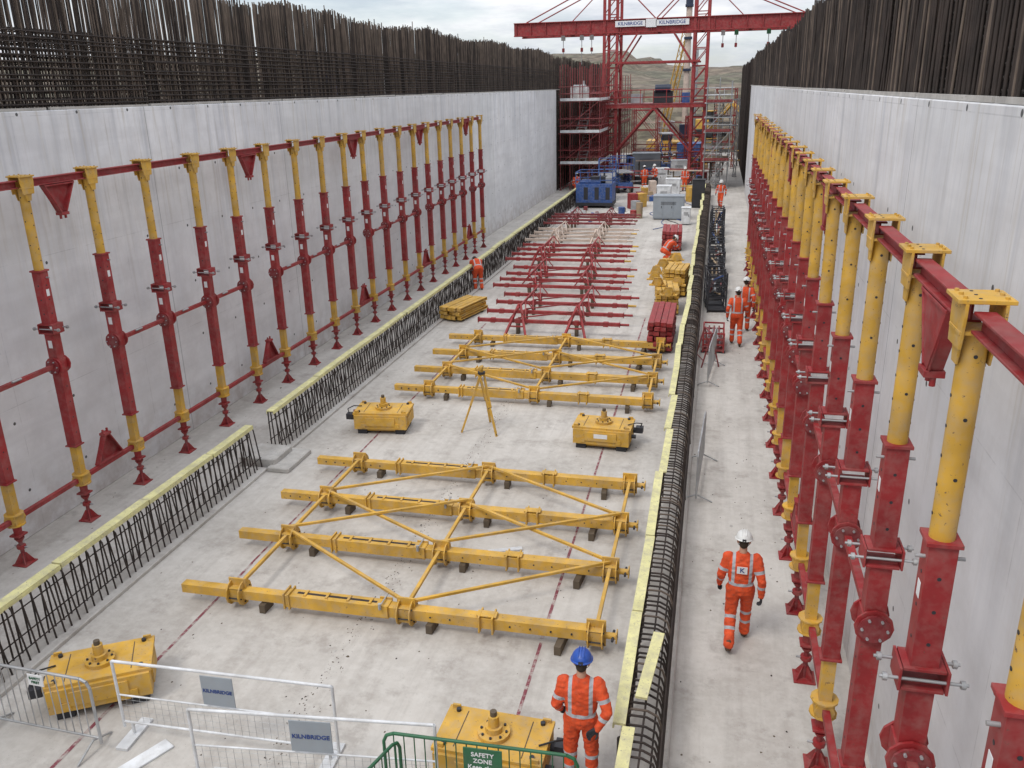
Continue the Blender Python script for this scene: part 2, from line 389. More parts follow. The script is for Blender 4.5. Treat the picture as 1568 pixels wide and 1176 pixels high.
def propgroup(x,ylist,last,rot):
    e=empty('braced_shoring_prop_row',(x,ylist[0],0))
    for y in ylist:
        o=place(PM,'shoring_prop',(random.gauss(0,.012),y-ylist[0],0),rot,e)
        o.rotation_euler=(random.gauss(0,.003),random.gauss(0,.003),rot)
    b=MB()
    rel=[y-ylist[0] for y in ylist]
    for a,c in zip(rel[:-1],rel[1:]):
        b.ibeam((0,a+.12,6.27),(0,c-.12,6.27),.12,.13,RED)
        b.beam((0,a+.15,3.1),(0,c-.15,3.1),.075,.075,RED)
        b.beam((0,a+.12,.86),(0,c-.12,.86),.08,.08,RED)
        b.cyl((.06,a+.5,3.15),(.06,a+.7,3.15),.02,GREY,n=6)
    if last:
        a=rel[-1]; m=a+.82
        b.ibeam((0,a+.12,6.27),(0,a+1.5,6.27),.12,.13,RED); bracket(b,0,m,6.20,-1)
        b.beam((0,a+.12,.86),(0,a+1.5,.86),.08,.08,RED); bracket(b,0,m,.905,1)
    b.obj('bracing_rails',e,bevel=.003)
SP=1.63
Yp=lambda k: 12.25+SP*k
groups=[[Yp(k) for k in range(-4,1)]]+[[Yp(k) for k in range(a,a+4)] for a in (1,5,9,13)]+[[Yp(17),Yp(18)]]
for gi,g in enumerate(groups): propgroup(-11.28,g,gi<len(groups)-1,0)
Yr=lambda k: 5.33+1.6*k
groups=[[Yr(k) for k in range(-3,1)]]+[[Yr(k) for k in range(a,a+4)] for a in (1,5,9,13,17)]
for gi,g in enumerate(groups): propgroup(1.55,g,gi<len(groups)-1,math.pi)
# ------------------------------------------------------------------ yellow braced frames on the floor
def yframe(y0,dys,mat,xa,xb,name,z=.27):
    b=MB(); L=xb-xa
    f=lambda x:(x+7.8)/6.85*L+xa
    nodes=[f(-6.86),f(-4.09),f(-1.26)]
    for i,dy in enumerate(dys):
        y=dy; sk=random.gauss(0,.015)
        def seg(a,c,w,m=mat): b.beam((f(a),y+sk*(a+4.4)/3,z),(f(c),y+sk*(c+4.4)/3,z),w,w,m)
        seg(-7.8,-6.05,.15); seg(-6.05,-4.35,.205); seg(-4.35,-1.25,.175); 
        b.cyl((f(-1.25),y,z),(f(-.98),y,z),.05,mat); b.cyl((f(-1.02),y-.13,z),(f(-1.02),y+.13,z),.02,BLACK,n=6)
        b.box((f(-.97),y,z),(.02,.15,.15),mat)
        for x in nodes:
            b.box((x,y,z),(.18,.24,.24),mat)
            for s in(-1,1): disc(b,(x+s*.10,y,z),.205,.018,(1,0,0),mat,12)
            b.box((x,y,z+.03),(.28,.03,.42),mat)
            for k in range(6):
                a=k*math.pi/3+.3; b.cyl((x-.125,y+.15*math.cos(a),z+.15*math.sin(a)),(x+.125,y+.15*math.cos(a),z+.15*math.sin(a)),.012,BLACK,n=6)
        for x in (-6.03,-5.95,-2.95,-2.75): b.box((f(x),y,z),(.025,.27,.27),mat)
        b.box((f(-2.85),y,z+.12),(.3,.15,.02),mat)
        b.box((f(-5.2),y,z+.104),(1.3,.05,.006),REBAR)
        for x in (-5.7,-5.35,-5.0,-4.65): b.box((f(x),y,z+.113),(.04,.15,.02),mat)
        b.cyl((f(-4.45),y-.2,z+.14),(f(-4.45),y+.2,z+.14),.013,GREY,n=6); b.cyl((f(-4.45),y-.16,z+.09),(f(-4.45),y-.16,z+.19),.025,GREY,n=6)
        for s in(-1,1): b.box((f(-4.45),y+s*.115,z+.03),(.2,.02,.2),mat)
        for k in range(7): b.cyl((f(-7.6+.2*k),y-.077,z),(f(-7.6+.2*k),y+.077,z),.017,BLACK,n=8)
        for k in range(9):
            if abs(-4+.3*k+2.85)>.3: b.cyl((f(-4+.3*k),y-.089,z),(f(-4+.3*k),y+.089,z),.014,BLACK,n=8)
        for x,ln in ((f(-6.4),.26),(f(-3.7),.26),(f(-1.75),.5)):
            b.box((x,y-.02,(z-.10)/2),(.1,ln,z-.105),DWOOD,Matrix.Rotation(random.uniform(-.1,.1),3,'Z'))
    for a,c in zip(dys[:-1],dys[1:]):
        for x in nodes: b.beam((x,a+.13,z+.09),(x,c-.13,z+.09),.055,.055,mat)
    D=list(zip(dys[:-1],dys[1:]))
    def dg(x0,y0_,x1,y1_,dz=.16): b.beam((x0,y0_,z+dz),(x1,y1_,z+dz),.05,.045,mat)
    n=nodes
    for i,(a,c) in enumerate(D):
        if i%3==0: dg(n[0],c,n[1],a); dg(n[1],a,n[2],c)
        elif i%3==1: dg(n[0],c,n[1],a); dg(n[0],a,n[1],c,.215); dg(n[1],c,n[2],a); dg(n[1],a,n[2],c,.215)
        else: dg(n[0],a,n[1],c); dg(n[1],c,n[2],a)
    return b.obj(name,None,.004,(0,y0,0))
yframe(10.2,[0,1.72,3.28,4.9],YEL,-7.86,-.98,'yellow_braced_prop_frame',.25)
yframe(19.8,[0,1.6,3.25,4.9],YEL,-7.9,-1.0,'yellow_braced_prop_frame',.25)
def rframe(y0,dys,xa,xb,mat,z=.5,low=False):
    b=MB(); L=xb-xa; n=[xa+.27*L,xa+.66*L]
    for y in dys:
        b.beam((xa,y,z),(xb-.3,y,z),.11,.11,mat); b.cyl((xb-.3,y,z),(xb,y,z),.04,YEL if random.random()<.4 else mat)
        b.box((xa,y,z),(.02,.18,.18),mat); b.box((xb-.3,y,z),(.02,.16,.16),mat)
        for x in n+[xa+.1*L,xa+.85*L]: b.box((x,y,z),(.16,.15,.15),mat)
        for x in n:
            b.box((x,y,(z-.06)/2),(.1,.22,z-.06),DWOOD)
            b.beam((x-.28,y,z+.06),(x,y,z+.42),.035,.035,mat); b.beam((x+.28,y,z+.06),(x,y,z+.42),.035,.035,mat)
    for a,c in zip(dys[:-1],dys[1:]):
        for x in n:
            b.beam((x,a,z+.42),(x,c,z+.42),.045,.045,mat)
            b.beam((x-.25,a,z+.09),(x,c,z+.42),.035,.035,mat); b.beam((x+.25,a,z+.09),(x,c,z+.42),.035,.035,mat)
        b.beam((n[0],a,z+.1),(n[1],c,z+.1),.04,.04,mat)
    if not low:
        for x in n:
            b.beam((x-.35,dys[0]-.5,.03),(x-.02,dys[0]+.3,z+.5),.07,.07,mat); b.beam((x+.35,dys[0]-.5,.03),(x+.02,dys[0]+.3,z+.5),.07,.07,mat)
            b.beam((x-.2,dys[0]-.25,.3),(x+.2,dys[0]-.25,.3),.045,.045,mat)
    b.obj('red_braced_prop_frame',None,.003,(0,y0,0))
rframe(26.2,[0,1.2,2.5,3.7],-7.35,-2.4,RED,.42)
rframe(31.2,[0,1.1,2.2,3.5],-8.1,-2.9,RED,.45,True)
rframe(36.2,[0,1.2,2.4,3.6],-8.8,-3.3,RED,.5)
rframe(41.2,[0,1.1,2.2,3.4],-9.0,-3.7,CREAM,.5)
rframe(46.0,[0,1.2,2.4,3.4],-9.0,-4.0,REDD,.6,True)
# ------------------------------------------------------------------ jacking skid units
def skid_mesh():
    b=MB()
    b.box((0,0,.30),(1.24,.82,.34),YEL)
    b.box((0,0,.49),(1.30,.74,.05),YEL); b.box((0,0,.10),(1.10,.64,.08),YEL)
    for s in(-1,1):
        b.box((s*.45,0,.06),(.22,.72,.12),BLACK)
        b.box((s*.63,0,.3),(.03,.5,.22),YEL); b.box((0,s*.42,.32),(.7,.03,.2),YEL)
        b.box((s*.4,0,.517),(.012,.6,.006),DWOOD)
        for q in(-1,1):
            b.cyl((s*.52,q*.28,.515),(s*.52,q*.28,.55),.03,BLACK,n=8); b.box((s*.40,q*.415,.22),(.1,.03,.1),YEL)
            b.box((s*.56,q*.33,.535),(.10,.03,.06),YEL)
    b.cyl((0,0,.51),(0,0,.57),.19,YEL,n=20); b.cyl((0,0,.57),(0,0,.64),.10,YEL,n=16); b.cyl((0,0,.64),(0,0,.78),.065,YEL,n=14); b.cyl((0,0,.78),(0,0,.84),.04,DWOOD,n=10)
    for k in range(8):
        a=k*math.pi/4; b.cyl((.15*math.cos(a),.15*math.sin(a),.57),(.15*math.cos(a),.15*math.sin(a),.59),.016,BLACK,n=6)
    b.cyl((.64,.14,.33),(.82,.14,.33),.065,BLACK,n=12); b.box((.78,.14,.36),(.16,.16,.13),BLACK); b.cyl((.64,-.16,.3),(.74,-.16,.3),.045,BLACK)
    b.tube([(.8,.14,.42),(.84,.1,.52),(.72,.0,.56),(.55,-.08,.53)],.012,RUBBER)
    b.box((0,-.4365,.34),(.3,.004,.1),SIGNW)
    return b.mesh('hydraulic_skid_unit',.012)
SK=skid_mesh()
for x,y,r in ((-7.35,17.6,math.pi+.12),(-2.12,17.6,-.05),(-7.62,7.95,math.pi+.55),(-2.15,7.7,-.03)): place(SK,'hydraulic_skid_unit',(x,y,0),r)
# ------------------------------------------------------------------ barriers
def barrier(p0,p1,mat,h=1.1,bars=True,name='pedestrian_barrier',sign=None):
    p0=Vector(p0);p1=Vector(p1);L=(p1-p0).length; ang=math.atan2(p1.y-p0.y,p1.x-p0.x)
    e=empty(name,(p0.x,p0.y,0),ang); b=MB(); r=.019; c=.12 if bars else .01
    b.tube([(0,0,.12),(0,0,h-c),(c*.3,0,h-c*.3),(c,0,h),(L-c,0,h),(L-c*.3,0,h-c*.3),(L,0,h-c),(L,0,.12)],r,mat,8)
    b.cyl((0,0,.2),(L,0,.2),r*.8,mat,n=8)
    if bars:
        k=1
        while k*.115<L-.03: b.cyl((k*.115,0,.2),(k*.115,0,h-.01),.007,mat,n=6); k+=1
    else:
        b.cyl((0,0,h*.55),(L,0,h*.55),.012,mat,n=6)
        for k in range(1,30): b.cyl((L*k/30,0,.2),(L*k/30,0,h*.55),.0025,GREY,n=4,caps=False)
        for k in range(1,5): b.cyl((0,0,.2+k*.085),(L,0,.2+k*.085),.0025,GREY,n=4,caps=False)
    for x in (.12,L-.12):
        b.tube([(x,-.3,.01),(x,-.26,.03),(x,0,.14),(x,.26,.03),(x,.3,.01)],.015,mat,6) if bars else b.box((x,0,.02),(.16,.55,.035),WHITE)
        if not bars: b.cyl((x,0,.03),(x,0,.2),.02,mat,n=8)
    b.obj('barrier_frame',e)
    if sign:
        x,w,hh,m,t,tm,sz=sign
        s=MB(); s.box((x,-.03,h-hh/2-.03),(w,.012,hh),m); s.obj('sign_panel',e,.003)
        for i,line in enumerate(t): text(line,sz,(x,-.040,h-hh/2-.03-(i-(len(t)-1)/2)*sz*1.1),(math.pi/2,0,0),tm,e)
    return e
barrier((-6.86,7.32),(-4.0,7.42),WHITE,1.1,False,sign=(1.40,.42,.42,SIGNG,['KILNBRIDGE'],TXTB,.068))
barrier((-5.44,6.74),(-2.64,7.06),WHITE,1.1,False,sign=(1.42,.48,.42,SIGNG,['KILNBRIDGE'],TXTB,.078))
barrier((-8.7,7.05),(-6.95,7.0),GREY,1.05,True,sign=(1.0,.22,.16,SIGNW,['SAFETY','FIRST'],GREEN,.05))
barrier((-3.15,6.85),(-1.05,6.92),GREEN,1.1,True,sign=(1.1,.42,.32,GREEN,['SAFETY','ZONE','Keep clear'],SIGNW,.075))
barrier((-3.45,5.2),(-2.95,6.8),GREEN,1.1,True)
barrier((-.02,15.0),(.08,17.2),GREY,1.1,True)
barrier((.10,21.8),(.28,23.9),GREY,1.1,True)
# ------------------------------------------------------------------ tripod
b=MB(); top=Vector((0,0,1.42))
for a in (3.6,5.6,1.5):
    f=Vector((.52*math.cos(a),.52*math.sin(a),.0)); s=Vector((-math.sin(a),math.cos(a),0))
    m=top.lerp(f,.55); b.beam(top+s*.06,m+s*.03,.04,.025,YEL); b.beam(top-s*.06,m-s*.03,.04,.025,YEL); b.beam(top.lerp(f,.45),f,.045,.035,YEL); b.cyl(f,f+Vector((0,0,.06)),.012,BLACK,n=6)
    b.beam(m+s*.04,m-s*.04,.03,.03,BLACK)
b.cyl((0,0,1.40),(0,0,1.45),.09,BLACK,n=12); b.cyl((0,0,1.45),(0,0,1.52),.045,YEL,n=10); b.cyl((0,-.09,1.55),(0,.09,1.55),.035,YEL,n=10)
b.obj('survey_tripod',None,0,(-5.0,17.9,0))
# ------------------------------------------------------------------ stacks along right strip
def beamstack(name,x,y,n,rows,L,w,h,mat,rz=0,gap=.02):
    b=MB()
    for s in (-L*.35,L*.35): b.box((0,s,.04),(n*(w+gap),.09,.08),DWOOD)
    z=.08
    for r in range(rows):
        for i in range(n):
            X=(i-(n-1)/2)*(w+gap)+random.gauss(0,.01); o=random.gauss(0,.05)
            b.ibeam((X,-L/2+o,z+h/2),(X,L/2+o,z+h/2),w,h,mat,.02); b.box((X,-L/2+o,z+h/2),(w,.015,h),mat); b.box((X,L/2+o,z+h/2),(w,.015,h),mat)
        z+=h
        if r<rows-1:
            for s in (-L*.35,L*.35): b.box((0,s,z+.015),(n*(w+gap),.07,.03),DWOOD)
            z+=.03
    return b.obj(name,None,.004,(x,y,0),rz)
beamstack('yellow_beam_stack',-8.45,28.2,5,3,1.9,.15,.12,YEL,-.25)
beamstack('red_beam_stack',-1.35,26.0,4,6,2.6,.17,.12,RED)
beamstack('yellow_beam_stack',-1.45,30.0,4,5,1.6,.18,.14,YEL,.1)
beamstack('yellow_beam_stack',-1.2,32.6,4,6,1.4,.18,.14,YEL,-.1)
beamstack('yellow_beam_stack',-1.5,35.2,4,4,1.6,.18,.14,YEL,.1)
beamstack('red_beam_stack',-1.9,42.6,5,5,2.4,.17,.15,RED,0.03)
b=MB()
for i in range(9):
    x=-1.5+random.uniform(-.5,.4); y=29+i*.8; z=.85+random.uniform(-.1,.1)
    b.prism([(-.25,0),(.25,0),(.12,.3),(-.12,.3)],(x,y,z),(1,0,0),(0,random.uniform(-.4,.4),1),.03,YEL); b.box((x,y,z+.02),(.6,.16,.05),YEL); disc(b,(x,y-.1,z+.12),.14,.02,(0,1,0),YEL,10)
b.obj('yellow_bracket_pile',None,.003)
b=MB()
b.box((0,0,.08),(.62,1.3,.05),REDD)
for x in(-.3,.3):
    for y in(-.63,.63): b.box((x,y,.32),(.05,.05,.6),RED)
    for z in (.25,.42,.6): b.beam((x,-.63,z),(x,.63,z),.03,.05,RED)
for y in(-.63,.63):
    for z in (.25,.42,.6): b.beam((-.3,y,z),(.3,y,z),.03,.05,RED)
for i in range(14): b.cyl((-.25+i*.037,-.6,.2+.1*(i%4)),(-.25+i*.037,.6,.2+.1*(i%4)),.025,REDD if i%2 else GREY,n=6)
for x in(-.3,.3):
    for y in(-.6,.6): b.box((x,y,.03),(.1,.1,.06),BLACK)
b.obj('red_stillage_crate',None,.003,(.22,25.6,0))
b=MB()
for y in (-.35,.35):
    b.tube([(-.25,y,0),(0,y,1.0),(.25,y,0)],.022,REDD,6); b.cyl((-.15,y,.4),(.15,y,.4),.015,REDD,n=6)
b.cyl((0,-.4,1.0),(0,.4,1.0),.025,REDD); b.cyl((-.2,-.35,.2),(-.2,.35,.2),.015,REDD,n=6)
b.obj('folding_trestle',None,0,(.05,23.9,0),.3)
def cage(y,h,bl):
    b=MB(); w,l=.62,1.5
    for x in(-w/2,w/2):
        for yy in(-l/2,0,l/2): b.box((x,yy,h/2),(.05,.05,h),BLACK)
        for k in range(4): b.beam((x,-l/2,.1+k*(h-.15)/3),(x,l/2,.1+k*(h-.15)/3),.03,.04,BLACK)
        b.beam((x,-l/2,.1),(x,l/2,h-.05),.02,.03,BLACK)
    for yy in(-l/2,0,l/2):
        for k in range(4): b.beam((-w/2,yy,.1+k*(h-.15)/3),(w/2,yy,.1+k*(h-.15)/3),.03,.04,BLACK)
    for k in range(6+bl%4):
        m=random.choice([BLACK,BLUE,GREY,WOOD,REDD]); b.beam((random.uniform(-.2,.2),-l/2+.1,.15+random.random()*(h-.2)),(random.uniform(-.2,.2),l/2-.1,.15+random.random()*(h-.2)),.06,.05,m)
    b.box((0,0,.06),(w,l,.03),BLACK)
    b.obj('steel_stillage_cage',None,.003,(.22+random.gauss(0,.05),y,0),random.gauss(0,.05))
for i,y in enumerate((30.6,32.6,34.8,37.2,39.4,41.8,44.6,47.0,49.4)): cage(y,random.choice([.6,.95,1.25,1.4]),i)
# ------------------------------------------------------------------ far equipment
b=MB()
b.box((0,0,.25),(2.5,2.0,.2),BLACK); b.box((0,0,.95),(2.4,1.9,1.2),BLUE); b.box((-.3,0,1.62),(1.4,1.5,.15),BLUE); b.box((.2,0,1.8),(1.0,.9,.35),BLACK)
for i in range(6): b.box((-.9+i*.36,-.955,.95),(.28,.02,.8),BLACK if i%2 else BLUE)
b.box((.9,-.2,1.75),(.4,.6,.4),GREY); b.cyl((.5,.4,1.7),(.5,.4,2.6),.06,BLACK)
for z in (1.8,2.3): b.tube([(-1.2,-.95,z),(1.2,-.95,z),(1.2,.95,z),(-1.2,.95,z),(-1.2,-.95,z)],.03,BLUE,6)
for x in(-1.2,-.4,.4,1.2):
    for y in(-.95,.95): b.cyl((x,y,1.5),(x,y,2.3),.03,BLUE,n=6); 
for x in(-.9,.9): b.box((x,0,.08),(.25,1.9,.16),BLACK)
b.obj('blue_power_pack',None,.01,(-7.7,57.5,0))
def scissor(x,y,rz,zt,mat,rail):
    b=MB(); b.box((0,0,.55),(1.1,2.2,.4),mat)
    for sx in(-1,1):
        for sy in(-1,1): b.cyl((sx*.45,sy*.8,.3),(sx*.62,sy*.8,.3),.3,RUBBER,n=14)
    n=3; h=(zt-.85)/n
    for i in range(n):
        for sx in(-.4,.4): b.beam((sx,-.9,.8+i*h),(sx,.9,.8+(i+1)*h),.06,.1,mat); b.beam((sx+.07,.9,.8+i*h),(sx+.07,-.9,.8+(i+1)*h),.06,.1,mat)
    b.box((0,0,zt),(1.2,2.3,.1),GREY)
    for z in(.5,1.05): b.tube([(-.6,-1.15,zt+z),(.6,-1.15,zt+z),(.6,1.15,zt+z),(-.6,1.15,zt+z),(-.6,-1.15,zt+z)],.03,rail)
    for sx in(-.6,.6):
        for yy in(-1.15,-.4,.4,1.15): b.cyl((sx,yy,zt),(sx,yy,zt+1.05),.025,rail,n=6)
    b.obj('scissor_lift',None,.01,(x,y,0),rz)
scissor(-7.4,61.3,.1,1.7,BLUE,BLUE); scissor(-6.9,66.0,.4,1.5,BLUE,BLUE); scissor(-4.6,82,.2,3.4,BLUE,GREY)
def cabinet(name,x,y,w,d,h,mat,rz=0):
    b=MB(); b.box((0,0,h/2+.06),(w,d,h),mat); b.box((0,0,.04),(w*.9,d*.9,.08),BLACK); b.box((0,0,h+.075),(w+.06,d+.06,.04),mat)
    for i in range(max(1,int(w/.6))):
        k=max(1,int(w/.6)); X=-w/2+w*(i+.5)/k; b.box((X,-d/2-.008,h/2+.06),(w/k-.06,.016,h-.12),mat); b.box((X+w/k*.32,-d/2-.025,h/2+.1),(.03,.03,.14),BLACK)
    for j in range(4): b.box((0,-d/2-.018,h*.8-j*.05),(w*.5,.008,.02),BLACK)
    b.obj(name,None,.01,(x,y,0),rz)
cabinet('grey_generator',-2.6,52.3,1.8,1.1,1.3,SIGNG); cabinet('white_tank_box',-3.2,57.5,.9,.9,1.3,WHITE); cabinet('black_cabinet',-1.0,57.5,.8,.8,1.7,BLACK); cabinet('white_tank_box',-2.9,63,1.0,1.0,1.2,WHITE)
cabinet('white_tank_box',-4.2,70,1.2,1.1,1.3,WHITE,.2); cabinet('grey_generator',-6.0,78,2.4,1.6,1.9,SIGNG,.1); cabinet('blue_tool_container',-2.6,88,2.2,3,2.1,BLUE,-.05)
cabinet('white_tank_box',-1.5,50.0,.5,.5,.9,WHITE); cabinet('grey_generator',-3.0,74,1.3,1.0,1.6,WHITE,.1)
b=MB()
for i in range(150):
    x=random.uniform(-8.4,-1.0); y=random.uniform(52,103); 
    if abs(x+2.6)<1.6 and y<60: continue
    if x<-5.6 and y<68: continue
    m=random.choice([WHITE,GREY,BLUE,WOOD,REDD,BLACK,YEL,CREAM,WHITE,RED]); w=random.uniform(.15,.8); h=random.uniform(.15,1.1)
    if i%3: b.box((x,y,h/2+.004),(w,w*random.uniform(.6,1.5),h),m,Matrix.Rotation(random.random(),3,'Z'))
    else: b.cyl((x,y,.003),(x,y,h),.2,m,n=12)
for i in range(26):
    x=random.uniform(-9.2,-4.2); y=random.uniform(50.5,56); r=random.uniform(.08,.25); b.box((x,y,r/2+.003),(r,r*1.5,r),random.choice([WOOD,WHITE,BLUE,REDD,BLACK]),Matrix.Rotation(random.random()*3,3,'Z'))
b.obj('site_material_clutter',None,.01)
b=MB()
for i in range(80):
    x=random.uniform(-9,-1); y=random.uniform(64,104); L=random.uniform(1.5,4); a=random.uniform(-.4,.4); h=random.uniform(.1,1.9)
    b.beam((x,y,h),(x+L*math.cos(a),y+L*math.sin(a),h+random.uniform(-.05,.1)),.09,.09,random.choice([REDD,YEL,CREAM,GREY,RED,WHITE])); b.box((x+.3,y+.05,h/2),(.1,.1,h),DWOOD); b.box((x+L*.8*math.cos(a),y+L*.8*math.sin(a),h/2),(.1,.1,h),DWOOD)
b.obj('stacked_steel_members')
def lattice(b,p0,p1,w,mat,n=10,ch=.09,br=.045,up=(0,0,1)):
    p0=Vector(p0);p1=Vector(p1);x,d,u,L=b.frame(p0,p1,up)
    c=[(x*a+u*q)*w/2 for a,q in((-1,-1),(1,-1),(1,1),(-1,1))]
    for o in c: b.beam(p0+o,p1+o,ch,ch,mat)
    for i in range(n):
        a=p0.lerp(p1,i/n); e=p0.lerp(p1,(i+1)/n)
        for k in range(4):
            o,q=c[k],c[(k+1)%4]
            if i%2: o,q=q,o
            b.beam(a+o,e+q,br,br,mat)
def stower(x,y,w,h,mat,name):
    b=MB()
    for a in(-w,w):
        for c in(-w,w): lattice(b,(a,c,.02),(a,c,h),.22,mat,int(h/.5),.04,.025); b.box((a,c,.01),(.4,.4,.02),BLACK)
    for z in (h*.33,h*.66,h-.1):
        for a in(-w,w): b.beam((a,-w,z),(a,w,z),.07,.07,mat); b.beam((-w,a,z),(w,a,z),.07,.07,mat)
    for a in(-w,w): b.beam((-w,a,.1),(w,a,h*.5),.05,.05,mat); b.beam((w,a,h*.5),(-w,a,h-.1),.05,.05,mat)
    b.obj(name,None,0,(x,y,0))
stower(-6.6,84,1.1,5.5,RED,'red_shoring_tower'); stower(-1.9,80,.8,5.0,RED,'red_shoring_tower'); stower(-7.2,93,1.2,6.0,CREAM,'primed_shoring_tower'); stower(-3.8,94,1.0,4.0,REDD,'red_shoring_tower'); stower(.9,78,.7,6.4,GREY,'steel_shoring_tower'); stower(.6,86,.9,7.2,RED,'red_shoring_tower')
# scaffolds
def scaffold(name,x0,x1,y0,y1,ztop,levels,nx,ny,mat,rail=True,stair=False,board=REDD):
    b=MB(); X=[x0+(x1-x0)*i/nx for i in range(nx+1)]; Y=[y0+(y1-y0)*i/ny for i in range(ny+1)]
    for x in X:
        for y in Y: b.cyl((x,y,0),(x,y,ztop+random.uniform(-.2,.2)),.035,mat,n=6); b.box((x,y,.01),(.18,.18,.02),mat)
    for z in levels:
        for k in range(int((y1-y0)/.26)): b.box(((x0+x1)/2,y0+.14+k*.26,z),(x1-x0+.1,.24,.045),WOOD)
        for y in Y:
            for dz in ((-.06,.5,1.0) if rail else (-.06,)): b.cyl((x0-.15,y,z+dz),(x1+.15,y,z+dz),.028,mat,n=6)
        for x in X:
            for dz in ((-.1,.5,1.0) if rail else (-.1,)): b.cyl((x,y0-.15,z+dz),(x,y1+.15,z+dz),.028,mat,n=6)
        b.box(((x0+x1)/2,y0-.05,z+.1),(x1-x0,.03,.2),board); b.box((x1+.05,(y0+y1)/2,z+.1),(.03,y1-y0,.2),board)
    zz=[0]+list(levels)
    for i in range(len(zz)-1):
        for y in (y0,y1): b.cyl((X[0],y,zz[i]),(X[-1],y,zz[i+1]),.024,mat,n=6)
        b.cyl((X[-1],y0,zz[i]),(X[-1],y1,zz[i+1]),.024,mat,n=6)
        if stair:
            xm=(x0+x1)/2
            for q in(-.35,.35): b.beam((xm+q,y0+.4,zz[i]),(xm+q,y1-.6,zz[i+1]),.05,.18,GREY); b.cyl((xm+q,y0+.4,zz[i]+.9),(xm+q,y1-.6,zz[i+1]+.9),.022,mat,n=6)
            for k in range(10): b.box((xm,y0+.4+(y1-y0-1.0)*(k+.5)/10,zz[i]+(zz[i+1]-zz[i])*(k+.5)/10),(.66,.24,.03),GREY)
    return b.obj(name)
scaffold('stair_scaffold_tower',-11.7,-8.7,66.6,72.5,9.1,(2.0,4.3,6.6),4,5,REDD,True,True,WHITE)
scaffold('red_scaffold_tower',-11.6,-8.9,77,92,8.6,(2.0,4.3,6.6),2,6,REDD)
scaffold('stair_scaffold_tower',-.9,.9,68,72.5,7.9,(2.1,4.2,6.3),2,3,GREY,True,True,REDD)
b=MB(); b.box((0,0,.5),(1.3,1.0,1.0),WHITE); b.box((0,0,1.05),(.9,.7,.12),GREY); b.cyl((.3,0,1.1),(.3,0,1.4),.08,GREY); b.obj('white_water_tank',None,.03,(-10.5,68.5,6.63))
# ------------------------------------------------------------------ gantry
g=empty('red_portal_gantry',(0,0,0)); b=MB(); XA,XB=-8.5,-1.6
for yy in (71.2,74.2):
    b.box((-4.75,yy,11.95),(22.9,.06,.9),RED); b.box((-4.75,yy,12.42),(22.9,.36,.06),RED); b.box((-4.75,yy,11.48),(22.9,.36,.06),RED)
    for i in range(20): b.box((-16+i*1.18,yy,11.95),(.05,.3,.88),RED)
for x in (-16,-12,XA,-5,XB,2,6.5): b.beam((x,71.3,11.7),(x,74.1,11.7),.2,.3,RED)
for x in (XA,XB):
    for yy in (71.2,74.2):
        for q in (-.5,.5): b.beam((x+q,yy,0),(x+q,yy,15.5),.22,.22,RED)
        for i in range(12):
            z=i*1.28; b.beam((x-.5,yy,z+.05),(x+.5,yy,z+1.28),.07,.07,RED); b.beam((x-.5,yy,z+1.28),(x+.5,yy,z+1.28),.07,.07,RED)
        for q in (-.5,.5): b.box((x+q,yy,.05),(.5,.5,.1),BLACK)
    for i in range(6):
        b.beam((x-.5,71.2,i*2.0),(x-.5,74.2,i*2+2),.07,.07,RED); b.beam((x+.5,74.2,i*2.0),(x+.5,71.2,i*2+2),.07,.07,RED)
    for yy in(71.2,74.2):
        for q,xe in ((-.5,-15.2 if x==XA else -5.0),(.5,-5.1 if x==XA else 5.8)):
            b.cyl((x+q,yy,15.3),(xe,yy,12.45),.05,RED,n=6)
    for yy in(71.2,): 
        b.cyl((x,yy,15.3),(x-3 if x==XA else x+3,yy,12.45),.04,RED,n=6)
b.box((-5.05,72.7,6.2),(8.2,3.6,.08),REDD)
for yy in (71.0,74.4):
    b.beam((-9.1,yy,6.05),(-1.0,yy,6.05),.16,.3,RED)
    for z in (6.7,7.25): b.cyl((-9.1,yy,z),(-1.0,yy,z),.03,RED,n=6)
    for i in range(9): b.cyl((-9.1+i*1.01,yy,6.2),(-9.1+i*1.01,yy,7.3),.03,RED,n=6)
    b.beam((XA+.5,yy,2.6),(-5.05,yy,5.9),.14,.14,RED); b.beam((XB-.5,yy,2.6),(-5.05,yy,5.9),.14,.14,RED)
    b.beam((XA+.5,yy,9.0),(-6.4,yy,11.4),.12,.12,RED); b.beam((XB-.5,yy,9.0),(-3.7,yy,11.4),.12,.12,RED)
    b.beam((XA,yy,9.3),(XB,yy,9.3),.10,.14,RED)
b.box((-4.4,72.6,6.7),(1.5,1.2,.9),BLACK); b.cyl((-5.0,72.0,7.35),(-3.8,72.0,7.35),.3,NAVY,n=14); b.box((-6.5,72.8,6.6),(.9,.8,.7),GREY); b.box((-2.6,72.3,6.6),(.6,.7,.8),BLUE)
for x in (-12.5,-11,-10.2,0,1.0,3.4):
    b.cyl((x,72.7,11.5),(x,72.7,random.uniform(9.3,10.3)),.03,GREY,n=6); b.box((x,72.7,11.3),(.3,.3,.35),GREEN if x>0 else GREY); b.box((x,72.7,10.4),(.2,.1,.3),RED)
b.obj('gantry_steelwork',g,.004)
s=MB(); s.box((-7.0,71.0,12.1),(2.3,.02,.42),SIGNW); s.box((-3.8,71.0,12.1),(2.5,.02,.42),SIGNW); s.box((-5.4,71.0,12.1),(.8,.02,.6),SIGNW); s.obj('gantry_sign',g)
text('KILNBRIDGE',.34,(-7.0,70.985,12.1),(math.pi/2,0,0),TXTB,g); text('KILNBRIDGE',.36,(-3.8,70.985,12.1),(math.pi/2,0,0),TXTB,g)
b=MB(); b.box((0,0,1.2),(3,4,1.4),YEL)
for s in(-1,1): b.box((s*1.4,0,.45),(.6,5,.9),BLACK)
